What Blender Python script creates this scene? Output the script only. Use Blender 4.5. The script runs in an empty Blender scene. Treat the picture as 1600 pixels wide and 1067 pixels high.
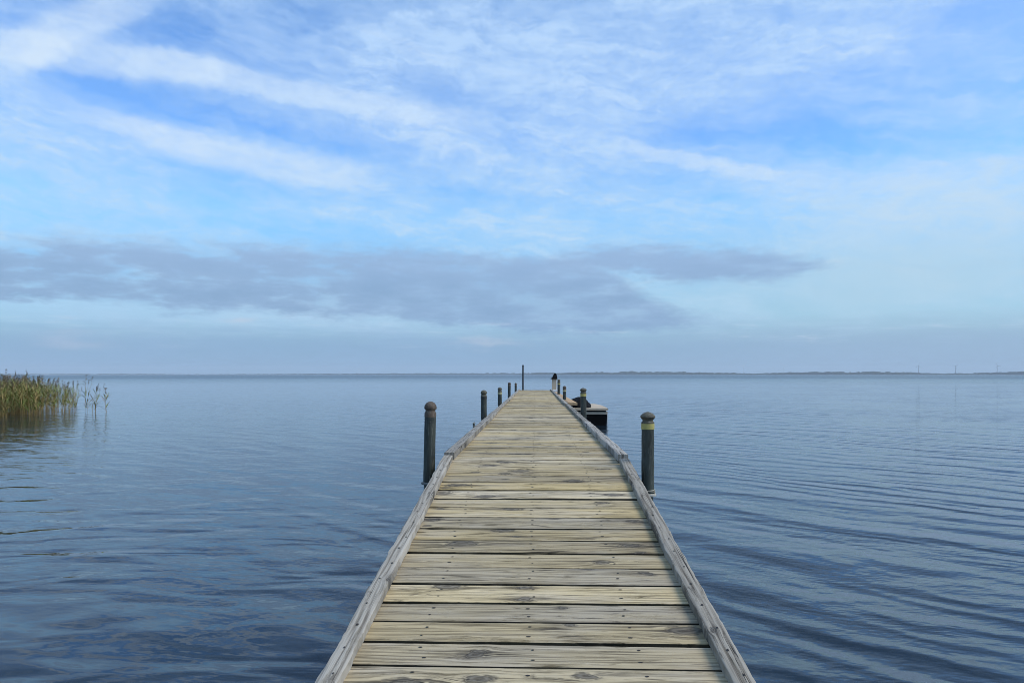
import bpy, bmesh, math, random
import numpy as np
from mathutils import Vector, Matrix, noise as mnoise

R = math.radians
scn = bpy.context.scene
COL = scn.collection
random.seed(7)

# ------------------------------------------------------------------ camera
cam_d = bpy.data.cameras.new('camera')
cam = bpy.data.objects.new('camera', cam_d)
COL.objects.link(cam)
cam.location = (0, 0, 0)
cam.rotation_euler = (R(90), 0, R(1.86))
cam_d.sensor_width = 36.0
cam_d.lens = 25.0
cam_d.shift_y = 0.0324
cam_d.clip_start = 0.05
cam_d.clip_end = 60000
scn.camera = cam

# ------------------------------------------------------------------ exposure
vs = scn.view_settings
vs.view_transform = 'Standard'
vs.look = 'None'
vs.exposure = 0.40
vs.gamma = 1.0
vs.use_curve_mapping = False
scn.cycles.max_bounces = 3
scn.cycles.diffuse_bounces = 2
scn.cycles.glossy_bounces = 2
scn.cycles.volume_bounces = 1
scn.cycles.use_denoising = True
scn.cycles.denoiser = 'OPENIMAGEDENOISE'
scn.cycles.denoising_input_passes = 'RGB_ALBEDO_NORMAL'
scn.cycles.denoising_prefilter = 'ACCURATE'
scn.cycles.pixel_filter_type = 'BLACKMAN_HARRIS'
scn.cycles.filter_width = 0.9
scn.cycles.use_adaptive_sampling = True
scn.cycles.adaptive_threshold = 0.012
scn.cycles.adaptive_min_samples = 12

SUN_AZ, SUN_EL = R(104), R(48)      # azimuth clockwise from the jetty's direction (+Y)


# ------------------------------------------------------------------ node helper
class NT:
    def __init__(s, tree):
        s.t = tree
        tree.nodes.clear()

    def n(s, typ, **kw):
        nd = s.t.nodes.new(typ)
        for k, v in kw.items():
            setattr(nd, k, v)
        return nd

    def put(s, sock, v):
        if isinstance(v, bpy.types.NodeSocket):
            s.t.links.new(v, sock)
        elif v is not None:
            sock.default_value = v

    def m(s, op, a, b=None, c=None, clamp=False):
        nd = s.n('ShaderNodeMath', operation=op, use_clamp=clamp)
        s.put(nd.inputs[0], a)
        if b is not None: s.put(nd.inputs[1], b)
        if c is not None: s.put(nd.inputs[2], c)
        return nd.outputs[0]

    def v(s, op, a, b=None):
        nd = s.n('ShaderNodeVectorMath', operation=op)
        s.put(nd.inputs[0], a)
        if b is not None: s.put(nd.inputs[1], b)
        return nd.outputs['Value'] if op in ('DOT_PRODUCT', 'LENGTH', 'DISTANCE') else nd.outputs[0]

    def xyz(s, x, y, z=0.0):
        nd = s.n('ShaderNodeCombineXYZ')
        for i, q in enumerate((x, y, z)): s.put(nd.inputs[i], q)
        return nd.outputs[0]

    def sep(s, vec):
        nd = s.n('ShaderNodeSeparateXYZ')
        s.put(nd.inputs[0], vec)
        return nd.outputs

    def noise(s, vec, scale=1.0, detail=3.0, rough=0.5, dist=0.0, out='Fac'):
        nd = s.n('ShaderNodeTexNoise')
        s.put(nd.inputs['Vector'], vec)
        nd.inputs['Scale'].default_value = scale
        nd.inputs['Detail'].default_value = detail
        nd.inputs['Roughness'].default_value = rough
        nd.inputs['Distortion'].default_value = dist
        return nd.outputs[out]

    def mix(s, f, a, b, mode='MIX'):
        nd = s.n('ShaderNodeMix', data_type='RGBA', blend_type=mode)
        s.put(nd.inputs[0], f); s.put(nd.inputs[6], a); s.put(nd.inputs[7], b)
        return nd.outputs[2]

    def sm(s, x, lo, hi, o0=0.0, o1=1.0):
        nd = s.n('ShaderNodeMapRange', interpolation_type='SMOOTHSTEP')
        s.put(nd.inputs[0], x)
        for i, q in enumerate((lo, hi, o0, o1)): s.put(nd.inputs[i + 1], q)
        return nd.outputs[0]

    def lin(s, x, lo, hi, o0=0.0, o1=1.0):
        nd = s.n('ShaderNodeMapRange')
        s.put(nd.inputs[0], x)
        for i, q in enumerate((lo, hi, o0, o1)): s.put(nd.inputs[i + 1], q)
        return nd.outputs[0]

    def ramp(s, x, stops, interp='LINEAR'):
        nd = s.n('ShaderNodeValToRGB')
        cr = nd.color_ramp
        cr.interpolation = interp
        while len(cr.elements) < len(stops): cr.elements.new(0.5)
        for e, (p, c) in zip(cr.elements, stops):
            e.position = p
            e.color = (*c, 1) if len(c) == 3 else c
        s.put(nd.inputs[0], x)
        return nd.outputs[0]

    def curve(s, x, pts):
        """float curve; pts are (x, y) in 0..1"""
        nd = s.n('ShaderNodeFloatCurve')
        c = nd.mapping.curves[0]
        while len(c.points) < len(pts): c.points.new(0.5, 0.5)
        for q, (a, b) in zip(c.points, pts):
            q.location = (a, b)
        nd.mapping.update()
        s.put(nd.inputs['Value'], x)
        return nd.outputs[0]


def srgb(r, g, b):
    f = lambda c: (c / 12.92) if c <= 0.04045 else ((c + 0.055) / 1.055) ** 2.4
    return tuple(f(q / 255) for q in (r, g, b))


# ------------------------------------------------------------------ sky: Nishita + cloud layers by direction
world = bpy.data.worlds.new('World')
scn.world = world
world.cycles.sampling_method = 'NONE'
world.use_nodes = True
N = NT(world.node_tree)
WS = 0.15
EXPO = 0.40


def emit(c, k=1.0):                 # a cloud radiance written as a display colour
    return tuple(q * k / WS / 2 ** EXPO for q in srgb(*c)) + (1,)


def sky_dir(px, py):                # direction (azimuth, elevation) of a point of the sky
    x, z = (px - 800) / 1111.0, (584 - py) / 1111.0
    c, s_ = math.cos(R(1.86)), math.sin(R(1.86))
    X, Y = x * c - s_, x * s_ + c
    return math.atan2(X, Y), math.atan2(z, math.hypot(X, Y))


def build_sky():
    out = N.n('ShaderNodeOutputWorld')
    bg = N.n('ShaderNodeBackground')
    bg.inputs['Strength'].default_value = WS
    N.t.links.new(bg.outputs[0], out.inputs[0])
    sky = N.n('ShaderNodeTexSky', sky_type='NISHITA')
    sky.sun_disc = False
    sky.sun_elevation = SUN_EL
    sky.sun_rotation = SUN_AZ
    sky.air_density = 1.0
    sky.dust_density = 0.25
    sky.ozone_density = 2.0
    d = N.n('ShaderNodeTexCoord').outputs['Generated']
    x, y, z = N.sep(d)
    A = N.m('ARCTAN2', x, y)
    E = N.m('ARCSINE', N.m('MAXIMUM', z, -0.2))
    P0 = N.xyz(A, E, 0)
    # noise on a flat cloud layer overhead, so the texture shrinks towards the horizon
    zz = N.m('ADD', N.m('MAXIMUM', z, 0.0), 0.10)
    L = N.xyz(N.m('DIVIDE', x, zz), N.m('DIVIDE', y, zz), 0)
    wv = N.v('SUBTRACT', N.noise(L, 1.1, 3, 0.6, 0, 'Color'), (0.5, 0.5, 0.5))
    wf = N.v('SUBTRACT', N.noise(P0, 14, 4, 0.72, 0, 'Color'), (0.5, 0.5, 0.5))
    P = N.v('ADD', P0, N.v('ADD', N.v('MULTIPLY', wv, (0.08, 0.04, 0)), N.v('MULTIPLY', wf, (0.06, 0.03, 0))))

    Ps = N.v('ADD', P0, N.v('ADD', N.v('MULTIPLY', wv, (0.02, 0.012, 0)), N.v('MULTIPLY', wf, (0.03, 0.020, 0))))

    def blob(px, py, rx, ry, rot=0.0):
        a, e = sky_dir(px, py)
        rx, ry = rx / 1150.0, ry / 1150.0
        if rot:
            c, s_ = math.cos(R(rot)), math.sin(R(rot))
            u = N.m('SUBTRACT', N.v('DOT_PRODUCT', P, (c / rx, s_ / rx, 0)), (a * c + e * s_) / rx)
            w = N.m('SUBTRACT', N.v('DOT_PRODUCT', P, (-s_ / ry, c / ry, 0)), (-a * s_ + e * c) / ry)
            r2 = N.m('MULTIPLY_ADD', u, u, N.m('MULTIPLY', w, w))
        else:
            q = N.n('ShaderNodeVectorMath', operation='MULTIPLY_ADD')
            N.put(q.inputs[0], P); q.inputs[1].default_value = (1 / rx, 1 / ry, 0); q.inputs[2].default_value = (-a / rx, -e / ry, 0)
            r2 = N.v('DOT_PRODUCT', q.outputs[0], q.outputs[0])
        return N.m('POWER', 0.36788, r2)

    def streak(p0, p1, w0, soft=0.06):
        a0, e0 = sky_dir(*p0); a1, e1 = sky_dir(*p1)
        ln = math.hypot(a1 - a0, e1 - e0)
        dx, dy = (a1 - a0) / ln, (e1 - e0) / ln
        k = 1150.0 / w0
        t = N.m('SUBTRACT', N.v('DOT_PRODUCT', Ps, (dx, dy, 0)), a0 * dx + e0 * dy)
        w = N.m('SUBTRACT', N.v('DOT_PRODUCT', Ps, (-dy * k, dx * k, 0)), (-a0 * dy + e0 * dx) * k)
        g = N.m('POWER', 0.36788, N.m('POWER', N.m('ABSOLUTE', w), 4.5))
        mid = N.m('ABSOLUTE', N.m('SUBTRACT', t, ln / 2))
        return N.m('MULTIPLY', g, N.sm(mid, ln / 2 - soft, ln / 2 + soft, 1, 0))

    def total(items, start=0.0):
        acc = start
        for k, s_ in items:
            acc = N.m('MULTIPLY_ADD', s_, k, acc)
        return acc

    # clear sky: Nishita, its hue pushed to the photograph's clean blue
    tint = N.ramp(N.m('MULTIPLY', E, 2.0), [(0.0, (0.28, 0.36, 0.42)), (0.19, (0.41, 0.54, 0.58)), (0.30, (0.47, 0.66, 0.70)), (0.43, (0.53, 0.84, 0.90)),
                                            (0.64, (0.66, 0.86, 1.00)), (0.80, (0.71, 0.88, 1.00)), (0.96, (0.78, 0.94, 1.00))])
    base = N.mix(1.0, N.mix(1.0, sky.outputs[0], tint, 'MULTIPLY'), (0.93, 1.03, 1.17, 1), 'MULTIPLY')
    # ---- thin cirrus veil
    n1 = N.noise(N.v('MULTIPLY', P, (4.2, 9.0, 1)), 1.0, 6, 0.66)
    n2 = N.noise(N.xyz(N.v('DOT_PRODUCT', P, (2.6, -0.55, 0)), N.v('DOT_PRODUCT', P, (5.0, 24.0, 0)), 0), 1.0, 7, 0.68)
    veil = total([
        (0.60, N.sm(n1, 0.34, 0.66)), (0.36, N.sm(n2, 0.36, 0.66)),
        (0.34, blob(850, 170, 430, 180)), (0.22, blob(640, 60, 170, 90)), (0.22, blob(1000, 60, 330, 90)),
        (0.40, blob(1480, 300, 260, 60)), (0.20, blob(1450, 60, 220, 70)), (0.24, blob(850, 345, 330, 40)),
        (0.16, blob(150, 330, 330, 45)), (0.34, blob(20, 205, 70, 45)), (0.30, blob(20, 60, 120, 60)),
        (-0.55, blob(1180, 185, 170, 46, 8)), (-0.42, blob(1310, 225, 120, 50)), (-0.34, blob(1110, 300, 75, 26)),
        (-0.55, blob(320, 50, 140, 38, -12)), (-0.46, blob(400, 190, 190, 26, -12)), (-0.36, blob(170, 128, 130, 20, -8)),
        (-0.34, blob(60, 25, 80, 35)), (-0.35, blob(480, 25, 70, 50)), (-0.40, blob(200, 335, 300, 20)), (-0.25, blob(700, 150, 70, 22)),
        (-0.25, blob(560, 225, 130, 25)),
        (0.15, N.sm(E, 0.50, 0.80)),
    ], 0.04)
    trails = total([
        (0.75, streak((-20, 62), (330, 108), 20)), (0.72, streak((260, 96), (720, 188), 18)), (0.85, streak((215, -10), (-10, 98), 24)),
        (0.75, streak((110, 168), (300, 222), 15)), (0.75, streak((230, 212), (560, 270), 24)), (0.60, streak((970, 224), (1220, 274), 11)),
        (0.35, streak((1190, 285), (1560, 265), 22)),
    ])
    cir = N.m('MULTIPLY_ADD', trails, 0.35, veil, clamp=True)
    fib = N.noise(N.v('MULTIPLY', P, (20, 56, 1)), 1.0, 6, 0.74)
    cir = N.m('MULTIPLY', cir, N.lin(fib, 0.32, 0.68, 0.52, 1.20), clamp=True)
    cirrus_col = N.mix(N.sm(E, 0.05, 0.40), emit((190, 222, 246)), emit((186, 218, 255)))
    c = N.mix(N.m('MULTIPLY', cir, 0.95), base, cirrus_col)
    c = N.mix(N.m('MULTIPLY', N.m('MULTIPLY', trails, N.lin(fib, 0.3, 0.7, 0.45, 0.95)), 0.85, clamp=True), c, emit((210, 231, 254)))
    c = N.mix(N.m('MULTIPLY', N.m('MULTIPLY', N.sm(n2, 0.52, 0.72), N.sm(cir, 0.5, 1.0)), 0.45), c, emit((208, 229, 253)))
    # pale, faintly green brightness of the thin cloud low on the right
    c = N.mix(N.m('MULTIPLY', blob(1420, 425, 330, 62), 0.65), c, emit((186, 215, 232)))
    c = N.mix(N.m('MULTIPLY', blob(1500, 310, 170, 40), N.lin(fib, 0.3, 0.7, 0.25, 0.75)), c, emit((200, 224, 244)))
    c = N.mix(N.m('MULTIPLY', blob(700, 508, 560, 20), 0.5), c, emit((176, 212, 238)))
    c = N.mix(N.m('MULTIPLY', blob(180, 492, 380, 18), 0.65), c, emit((174, 211, 242)))

    # ---- low grey stratus: two lobes bounded by curves of elevation over azimuth
    ax = N.lin(A, -0.75, 0.75)                       # azimuth to 0..1
    def edge(pts):
        q = []
        for px, py in pts:
            a, e = sky_dir(px, py)
            q.append(((a + 0.75) / 1.5, e / 0.30))
        return N.m('MULTIPLY', N.curve(ax, [(0.0, q[0][1])] + q + [(1.0, q[-1][1])]), 0.30)
    e1 = N.m('SUBTRACT', N.noise(N.v('MULTIPLY', P0, (9, 28, 1)), 1.0, 5, 0.62), 0.5)
    e2 = N.m('SUBTRACT', N.noise(N.v('MULTIPLY', P0, (34, 120, 1)), 1.0, 5, 0.70), 0.5)
    rag = N.m('ADD', N.m('MULTIPLY', e1, 0.045), N.m('MULTIPLY', e2, 0.032))
    Ew = N.m('ADD', E, rag)
    def lobe(top, bot, st, sb):
        t = N.m('SUBTRACT', edge(top), Ew)
        b = N.m('SUBTRACT', Ew, edge(bot))
        return N.m('MULTIPLY', N.sm(t, -st * 0.4, st), N.sm(b, -sb * 0.4, sb))
    big = lobe([(0, 362), (150, 366), (350, 374), (600, 384), (760, 392), (900, 398), (980, 430), (1030, 462), (1090, 488), (1180, 500)],
               [(0, 474), (150, 476), (300, 488), (480, 494), (600, 502), (760, 514), (900, 524), (980, 526), (1060, 512), (1180, 505)], 0.022, 0.012)
    wing = lobe([(640, 420), (760, 402), (860, 394), (950, 380), (1080, 381), (1180, 382), (1250, 393), (1320, 407), (1400, 418)],
                [(640, 425), (760, 440), (860, 432), (960, 426), (1050, 440), (1130, 448), (1200, 444), (1270, 424), (1320, 411), (1400, 420)], 0.020, 0.014)
    st = N.m('MAXIMUM', big, wing)
    holes = N.noise(N.v('ADD', N.v('MULTIPLY', P0, (13, 46, 1)), (5.3, 2.7, 0.8)), 1.0, 6, 0.62)
    hl = N.sm(A, -0.10, -0.45)
    st = N.m('MULTIPLY', st, N.m('SUBTRACT', 1.0, N.m('MULTIPLY', N.sm(holes, 0.49, 0.68), N.m('ADD', N.m('MULTIPLY', hl, 0.36), 0.30))))
    wrap = N.sm(N.m('ABSOLUTE', A), 1.6, 2.6, 1, 0)
    st = N.m('MULTIPLY', st, wrap)
    sc_ = N.mix(N.sm(holes, 0.3, 0.65), emit((137, 169, 206)), emit((150, 181, 217)))
    sc_ = N.mix(N.sm(E, 0.10, 0.18), sc_, emit((154, 184, 222)))
    c = N.mix(N.m('MULTIPLY', st, 0.93), c, sc_)

    # ---- murk above the horizon, thin broken streaks and small lit puffs in it
    strk = N.noise(N.v('MULTIPLY', P0, (9, 95, 1)), 1.0, 6, 0.68)
    hz = N.sm(N.m('ADD', E, N.m('MULTIPLY', N.m('SUBTRACT', strk, 0.5), 0.035)), 0.035, 0.085, 1, 0)
    hcol = N.mix(N.sm(A, -0.2, 0.6), emit((134, 171, 208)), emit((150, 180, 211)))
    c = N.mix(N.m('MULTIPLY', hz, 0.85), c, hcol)
    puff = N.m('MULTIPLY', N.sm(strk, 0.56, 0.72), N.m('MULTIPLY', N.sm(E, 0.03, 0.05), N.sm(E, 0.062, 0.085, 1, 0)))
    c = N.mix(N.m('MULTIPLY', puff, 0.75), c, emit((194, 210, 232)))
    c = N.mix(N.m('MULTIPLY', total([(0.6, blob(378, 503, 22, 7)), (0.5, blob(765, 533, 50, 6)), (0.35, blob(115, 530, 40, 8))]), 0.8, clamp=True), c, emit((206, 212, 228)))
    N.t.links.new(c, bg.inputs['Color'])


build_sky()

# ------------------------------------------------------------------ sun
sd = bpy.data.lights.new('sun', 'SUN')
sd.energy = 2.0
sd.angle = R(32)
sd.color = (1.0, 0.93, 0.82)
sun = bpy.data.objects.new('sun', sd)
COL.objects.link(sun)
S = Vector((math.sin(SUN_AZ) * math.cos(SUN_EL), math.cos(SUN_AZ) * math.cos(SUN_EL), math.sin(SUN_EL)))
sun.rotation_euler = S.to_track_quat('Z', 'Y').to_euler()
sun.location = S * 50


# ------------------------------------------------------------------ object helpers
def tag(o, label=None, cat=None, group=None, kind=None):
    if label: o['label'] = label
    if cat: o['category'] = cat
    if group: o['group'] = group
    if kind: o['kind'] = kind
    return o


def link(name, mesh, mats, parent=None, loc=None, rot=None):
    o = bpy.data.objects.new(name, mesh)
    COL.objects.link(o)
    for q in (mats if isinstance(mats, (list, tuple)) else [mats]):
        if q.name not in mesh.materials: mesh.materials.append(q)
    if parent: o.parent = parent
    if loc is not None: o.location = loc
    if rot is not None: o.rotation_euler = rot
    return o


def empty(name, loc=(0, 0, 0), rot=(0, 0, 0)):
    o = bpy.data.objects.new(name, None)
    COL.objects.link(o)
    o.location = loc
    o.rotation_euler = rot
    o.empty_display_size = 0.2
    return o


def mesh_of(name, verts, faces, smooth=False, midx=None):
    me = bpy.data.meshes.new(name)
    me.from_pydata(verts, [], faces)
    if smooth: me.polygons.foreach_set('use_smooth', [True] * len(me.polygons))
    if midx is not None: me.polygons.foreach_set('material_index', midx)
    me.update()
    return me


def lathe(name, prof, seg=20, smooth=True, wob=0.0):
    """closed surface of revolution, prof = [(radius, z)] from bottom to top"""
    V, F = [], []
    for r, zq in prof:
        for k in range(seg):
            a = 2 * math.pi * k / seg
            rr = r * (1 + wob * mnoise.noise(Vector((math.cos(a) * 1.5, math.sin(a) * 1.5, zq * 3))))
            V.append((rr * math.cos(a), rr * math.sin(a), zq))
    for i in range(len(prof) - 1):
        for k in range(seg):
            k2 = (k + 1) % seg
            F.append((i * seg + k, i * seg + k2, (i + 1) * seg + k2, (i + 1) * seg + k))
    F.append(tuple(reversed(range(seg))))
    F.append(tuple((len(prof) - 1) * seg + k for k in range(seg)))
    me = mesh_of(name, V, F, smooth)
    if smooth:
        me.set_sharp_from_angle(angle=R(40))
    return me


def box_mesh(name, lo, hi, bev=0.0):
    bm = bmesh.new()
    bmesh.ops.create_cube(bm, size=1)
    for v in bm.verts:
        v.co = Vector([lo[i] + (v.co[i] + 0.5) * (hi[i] - lo[i]) for i in range(3)])
    if bev:
        bmesh.ops.bevel(bm, geom=bm.edges[:], offset=bev, segments=2, affect='EDGES', profile=0.5)
    me = bpy.data.meshes.new(name)
    bm.to_mesh(me); bm.free()
    return me


def tube(name, pts, r, seg=6):
    V, F = [], []
    for i, p in enumerate(pts):
        p = Vector(p)
        t = (Vector(pts[min(i + 1, len(pts) - 1)]) - Vector(pts[max(i - 1, 0)])).normalized()
        u = t.orthogonal().normalized() if abs(t.z) > 0.9 else t.cross(Vector((0, 0, 1))).normalized()
        w = t.cross(u)
        rr = r[i] if isinstance(r, (list, tuple)) else r
        for k in range(seg):
            a = 2 * math.pi * k / seg
            V.append(tuple(p + u * math.cos(a) * rr + w * math.sin(a) * rr))
    for i in range(len(pts) - 1):
        for k in range(seg):
            k2 = (k + 1) % seg
            F.append((i * seg + k, i * seg + k2, (i + 1) * seg + k2, (i + 1) * seg + k))
    F.append(tuple(reversed(range(seg)))); F.append(tuple((len(pts) - 1) * seg + k for k in range(seg)))
    return mesh_of(name, V, F, True)


def new_mat(name):
    mt = bpy.data.materials.new(name)
    mt.use_nodes = True
    T = NT(mt.node_tree)
    o = T.n('ShaderNodeOutputMaterial')
    p = T.n('ShaderNodeBsdfPrincipled')
    T.t.links.new(p.outputs[0], o.inputs[0])
    return mt, T, p


# ------------------------------------------------------------------ materials
def wood_mat(name, dark, mid, light, grey, stain, grey_amt, stain_amt, crack=0.5, bump=0.0016):
    """weathered board: grain along local X, bent round up to three knots given as object properties"""
    mt, T, p = new_mat(name)
    x, y, z = T.sep(T.n('ShaderNodeTexCoord').outputs['Object'])
    rnd = T.n('ShaderNodeObjectInfo').outputs['Random']
    r50 = T.m('MULTIPLY', rnd, 57.0)
    wob = T.m('SUBTRACT', T.noise(T.xyz(T.m('ADD', T.m('MULTIPLY', x, 9), r50), T.m('MULTIPLY', y, 22), r50), 1, 3, 0.55), 0.5)
    g0 = T.noise(T.xyz(T.m('ADD', T.m('MULTIPLY', x, 30), r50), T.m('MULTIPLY', y, 60), r50), 1, 2, 0.5)
    ym = y
    knot = core = smear = None
    for i in (1, 2, 3):
        at = T.n('ShaderNodeAttribute', attribute_type='OBJECT', attribute_name='knot%d' % i)
        kx, ky, ks = T.sep(at.outputs['Vector'])
        ks = T.m('MAXIMUM', ks, 0.0005)
        dy0 = T.m('SUBTRACT', ym, ky)
        dx = T.m('DIVIDE', T.m('SUBTRACT', x, kx), T.m('MULTIPLY', ks, 1.9))
        dy = T.m('DIVIDE', T.m('SUBTRACT', y, ky), ks)
        dx = T.m('ADD', dx, T.m('MULTIPLY', wob, 2.2))
        dy = T.m('ADD', dy, T.m('MULTIPLY', wob, 1.5))
        r2 = T.m('ADD', T.m('MULTIPLY', dx, dx), T.m('MULTIPLY', dy, dy))
        inf = T.m('EXPONENT', T.m('MULTIPLY', r2, -0.30))
        ym = T.m('SUBTRACT', ym, T.m('MULTIPLY', T.m('MULTIPLY', dy0, inf), 0.85))
        dd = T.m('SQRT', r2)
        c_ = T.sm(dd, 0.75, 1.0, 1, 0)
        rings = T.m('MULTIPLY', T.m('ADD', T.m('SINE', T.m('MULTIPLY_ADD', dd, 10.0, T.m('MULTIPLY', wob, 6.0))), 1.0), 0.5)
        rim = T.m('EXPONENT', T.m('MULTIPLY', T.m('MULTIPLY', T.m('SUBTRACT', dd, 1.0), T.m('SUBTRACT', dd, 1.0)), -14.0))
        dx2 = T.m('MULTIPLY', dx, 0.32)
        sm_ = T.m('EXPONENT', T.m('MULTIPLY', T.m('ADD', T.m('MULTIPLY', dx2, dx2), T.m('MULTIPLY', T.m('MULTIPLY', dy, dy), 0.6)), -1.0))
        on = T.m('GREATER_THAN', ks, 0.002)
        c_, rim, sm_ = (T.m('MULTIPLY', q, on) for q in (c_, rim, sm_))
        kd = T.m('MAXIMUM', T.m('MULTIPLY', c_, T.m('MULTIPLY_ADD', rings, 0.5, 0.25)), T.m('MULTIPLY', T.m('MULTIPLY', rim, T.sm(g0, 0.35, 0.6)), 0.9))
        knot = kd if knot is None else T.m('MAXIMUM', knot, kd)
        core = c_ if core is None else T.m('MAXIMUM', core, c_)
        smear = sm_ if smear is None else T.m('MAXIMUM', smear, sm_)
    xs = T.m('ADD', x, r50)
    g1 = T.noise(T.xyz(T.m('MULTIPLY', xs, 1.6), T.m('MULTIPLY', ym, 62), r50), 1, 5, 0.62, 0.25)
    g2 = T.noise(T.xyz(T.m('MULTIPLY', xs, 5.0), T.m('MULTIPLY', ym, 330), r50), 1, 3, 0.6)
    warp = T.noise(T.xyz(T.m('MULTIPLY', xs, 1.1), T.m('MULTIPLY', ym, 9), r50), 1, 2, 0.5)
    ring = T.m('MULTIPLY', T.m('ADD', T.m('SINE', T.m('ADD', T.m('MULTIPLY', ym, 260.0), T.m('MULTIPLY', warp, 26.0))), 1.0), 0.5)
    big = T.noise(T.xyz(T.m('MULTIPLY', xs, 2.2), T.m('MULTIPLY', y, 9), r50), 1, 4, 0.6, 0.3)
    big2 = T.noise(T.xyz(T.m('MULTIPLY', xs, 3.4), T.m('MULTIPLY', ym, 24), T.m('ADD', r50, 9.3)), 1, 6, 0.70, 0.5)
    f = T.m('ADD', T.m('MULTIPLY', g1, 0.54), T.m('ADD', T.m('MULTIPLY', g2, 0.36), T.m('MULTIPLY', ring, 0.10)))
    col = T.ramp(f, [(0.27, dark), (0.41, mid), (0.53, light), (0.72, tuple(min(1, q * 1.16) for q in light))])
    # silver-grey bare fibres and olive algae film, in patches
    gy = T.m('MULTIPLY', T.sm(big, 0.42, 0.68), grey_amt)
    col = T.mix(gy, col, T.mix(T.sm(f, 0.3, 0.6), tuple(q * 0.45 for q in grey) + (1,), (*grey, 1)))
    col = T.mix(T.m('MULTIPLY', T.sm(big2, 0.53, 0.70), stain_amt), col, (*stain, 1))
    ink = T.sm(T.noise(T.xyz(T.m('MULTIPLY', xs, 4.5), T.m('MULTIPLY', ym, 26), T.m('ADD', r50, 3.1)), 1, 5, 0.65, 0.4), 0.57, 0.72)
    col = T.mix(T.m('MULTIPLY', ink, 0.80), col, (*(q * 0.6 for q in dark), 1))
    sk = T.m('MULTIPLY', smear, T.sm(T.m('ADD', g1, T.m('MULTIPLY', wob, 0.5)), 0.41, 0.58, 1, 0.0))
    col = T.mix(T.m('MULTIPLY', sk, 0.80), col, (*(q * 0.7 for q in dark), 1))
    kc = T.mix(knot, (*(q * 0.40 for q in grey), 1), (*(q * 0.35 for q in dark), 1))
    col = T.mix(T.m('MULTIPLY', T.m('MAXIMUM', core, knot), 0.85), col, kc)
    # drying checks: thin dark lines that follow the grain
    ck = T.noise(T.xyz(T.m('MULTIPLY', xs, 0.9), T.m('MULTIPLY', ym, 85), T.m('ADD', r50, 5.0)), 1, 2, 0.5, 0.1)
    ckm = T.m('MULTIPLY', T.sm(T.m('ABSOLUTE', T.m('SUBTRACT', ck, 0.5)), 0.004, 0.020, 1, 0),
              T.sm(T.noise(T.xyz(T.m('MULTIPLY', xs, 2.0), T.m('MULTIPLY', y, 16), T.m('ADD', r50, 2.0)), 1, 2), 0.50, 0.64))
    col = T.mix(T.m('MULTIPLY', ckm, crack), col, (*(q * 0.35 for q in dark), 1))
    tone = T.lin(T.m('FRACT', T.m('MULTIPLY', rnd, 7.31)), 0, 1, 0.68, 1.12)
    hsv = T.n('ShaderNodeHueSaturation')
    hsv.inputs['Hue'].default_value = 0.5
    T.put(hsv.inputs['Saturation'], T.lin(T.m('FRACT', T.m('MULTIPLY', rnd, 13.7)), 0, 1, 0.8, 1.12))
    T.put(hsv.inputs['Value'], tone)
    T.put(hsv.inputs['Color'], col)
    T.put(p.inputs['Base Color'], hsv.outputs[0])
    p.inputs['Roughness'].default_value = 0.82
    p.inputs['Specular IOR Level'].default_value = 0.25
    h = T.m('ADD', T.m('MULTIPLY', f, 1.0), T.m('ADD', T.m('MULTIPLY', ckm, -0.9), T.m('MULTIPLY', knot, -0.5)))
    b = T.n('ShaderNodeBump')
    b.inputs['Strength'].default_value = 1.0
    b.inputs['Distance'].default_value = bump
    T.put(b.inputs['Height'], h)
    T.put(p.inputs['Normal'], b.outputs[0])
    return mt


M = {}
M['deck'] = wood_mat('weathered_deck_wood', (0.055, 0.042, 0.027), (0.27, 0.206, 0.106), (0.525, 0.412, 0.226), (0.57, 0.485, 0.36), (0.120, 0.088, 0.036), 0.50, 0.85, 1.0)
M['rail'] = wood_mat('silver_rail_wood', (0.045, 0.037, 0.028), (0.19, 0.165, 0.130), (0.37, 0.335, 0.275), (0.42, 0.39, 0.335), (0.10, 0.082, 0.050), 0.5, 0.6, 1.0, 0.005)
M['gap_shade'] = wood_mat('gap_shade_board_edge', (0.018, 0.015, 0.008), (0.042, 0.034, 0.018), (0.075, 0.062, 0.034), (0.07, 0.062, 0.05), (0.05, 0.05, 0.02), 0.3, 0.5)  # dirty side wood, darkened to paint in the shade of the plank gaps
M['tan'] = wood_mat('tan_timber', (0.28, 0.17, 0.08), (0.52, 0.33, 0.17), (0.60, 0.40, 0.22), (0.45, 0.36, 0.26), (0.25, 0.15, 0.08), 0.2, 0.2)
M['beam'] = wood_mat('dark_beam_wood', (0.04, 0.034, 0.025), (0.10, 0.085, 0.06), (0.16, 0.14, 0.10), (0.17, 0.16, 0.14), (0.05, 0.05, 0.025), 0.3, 0.5)


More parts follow.
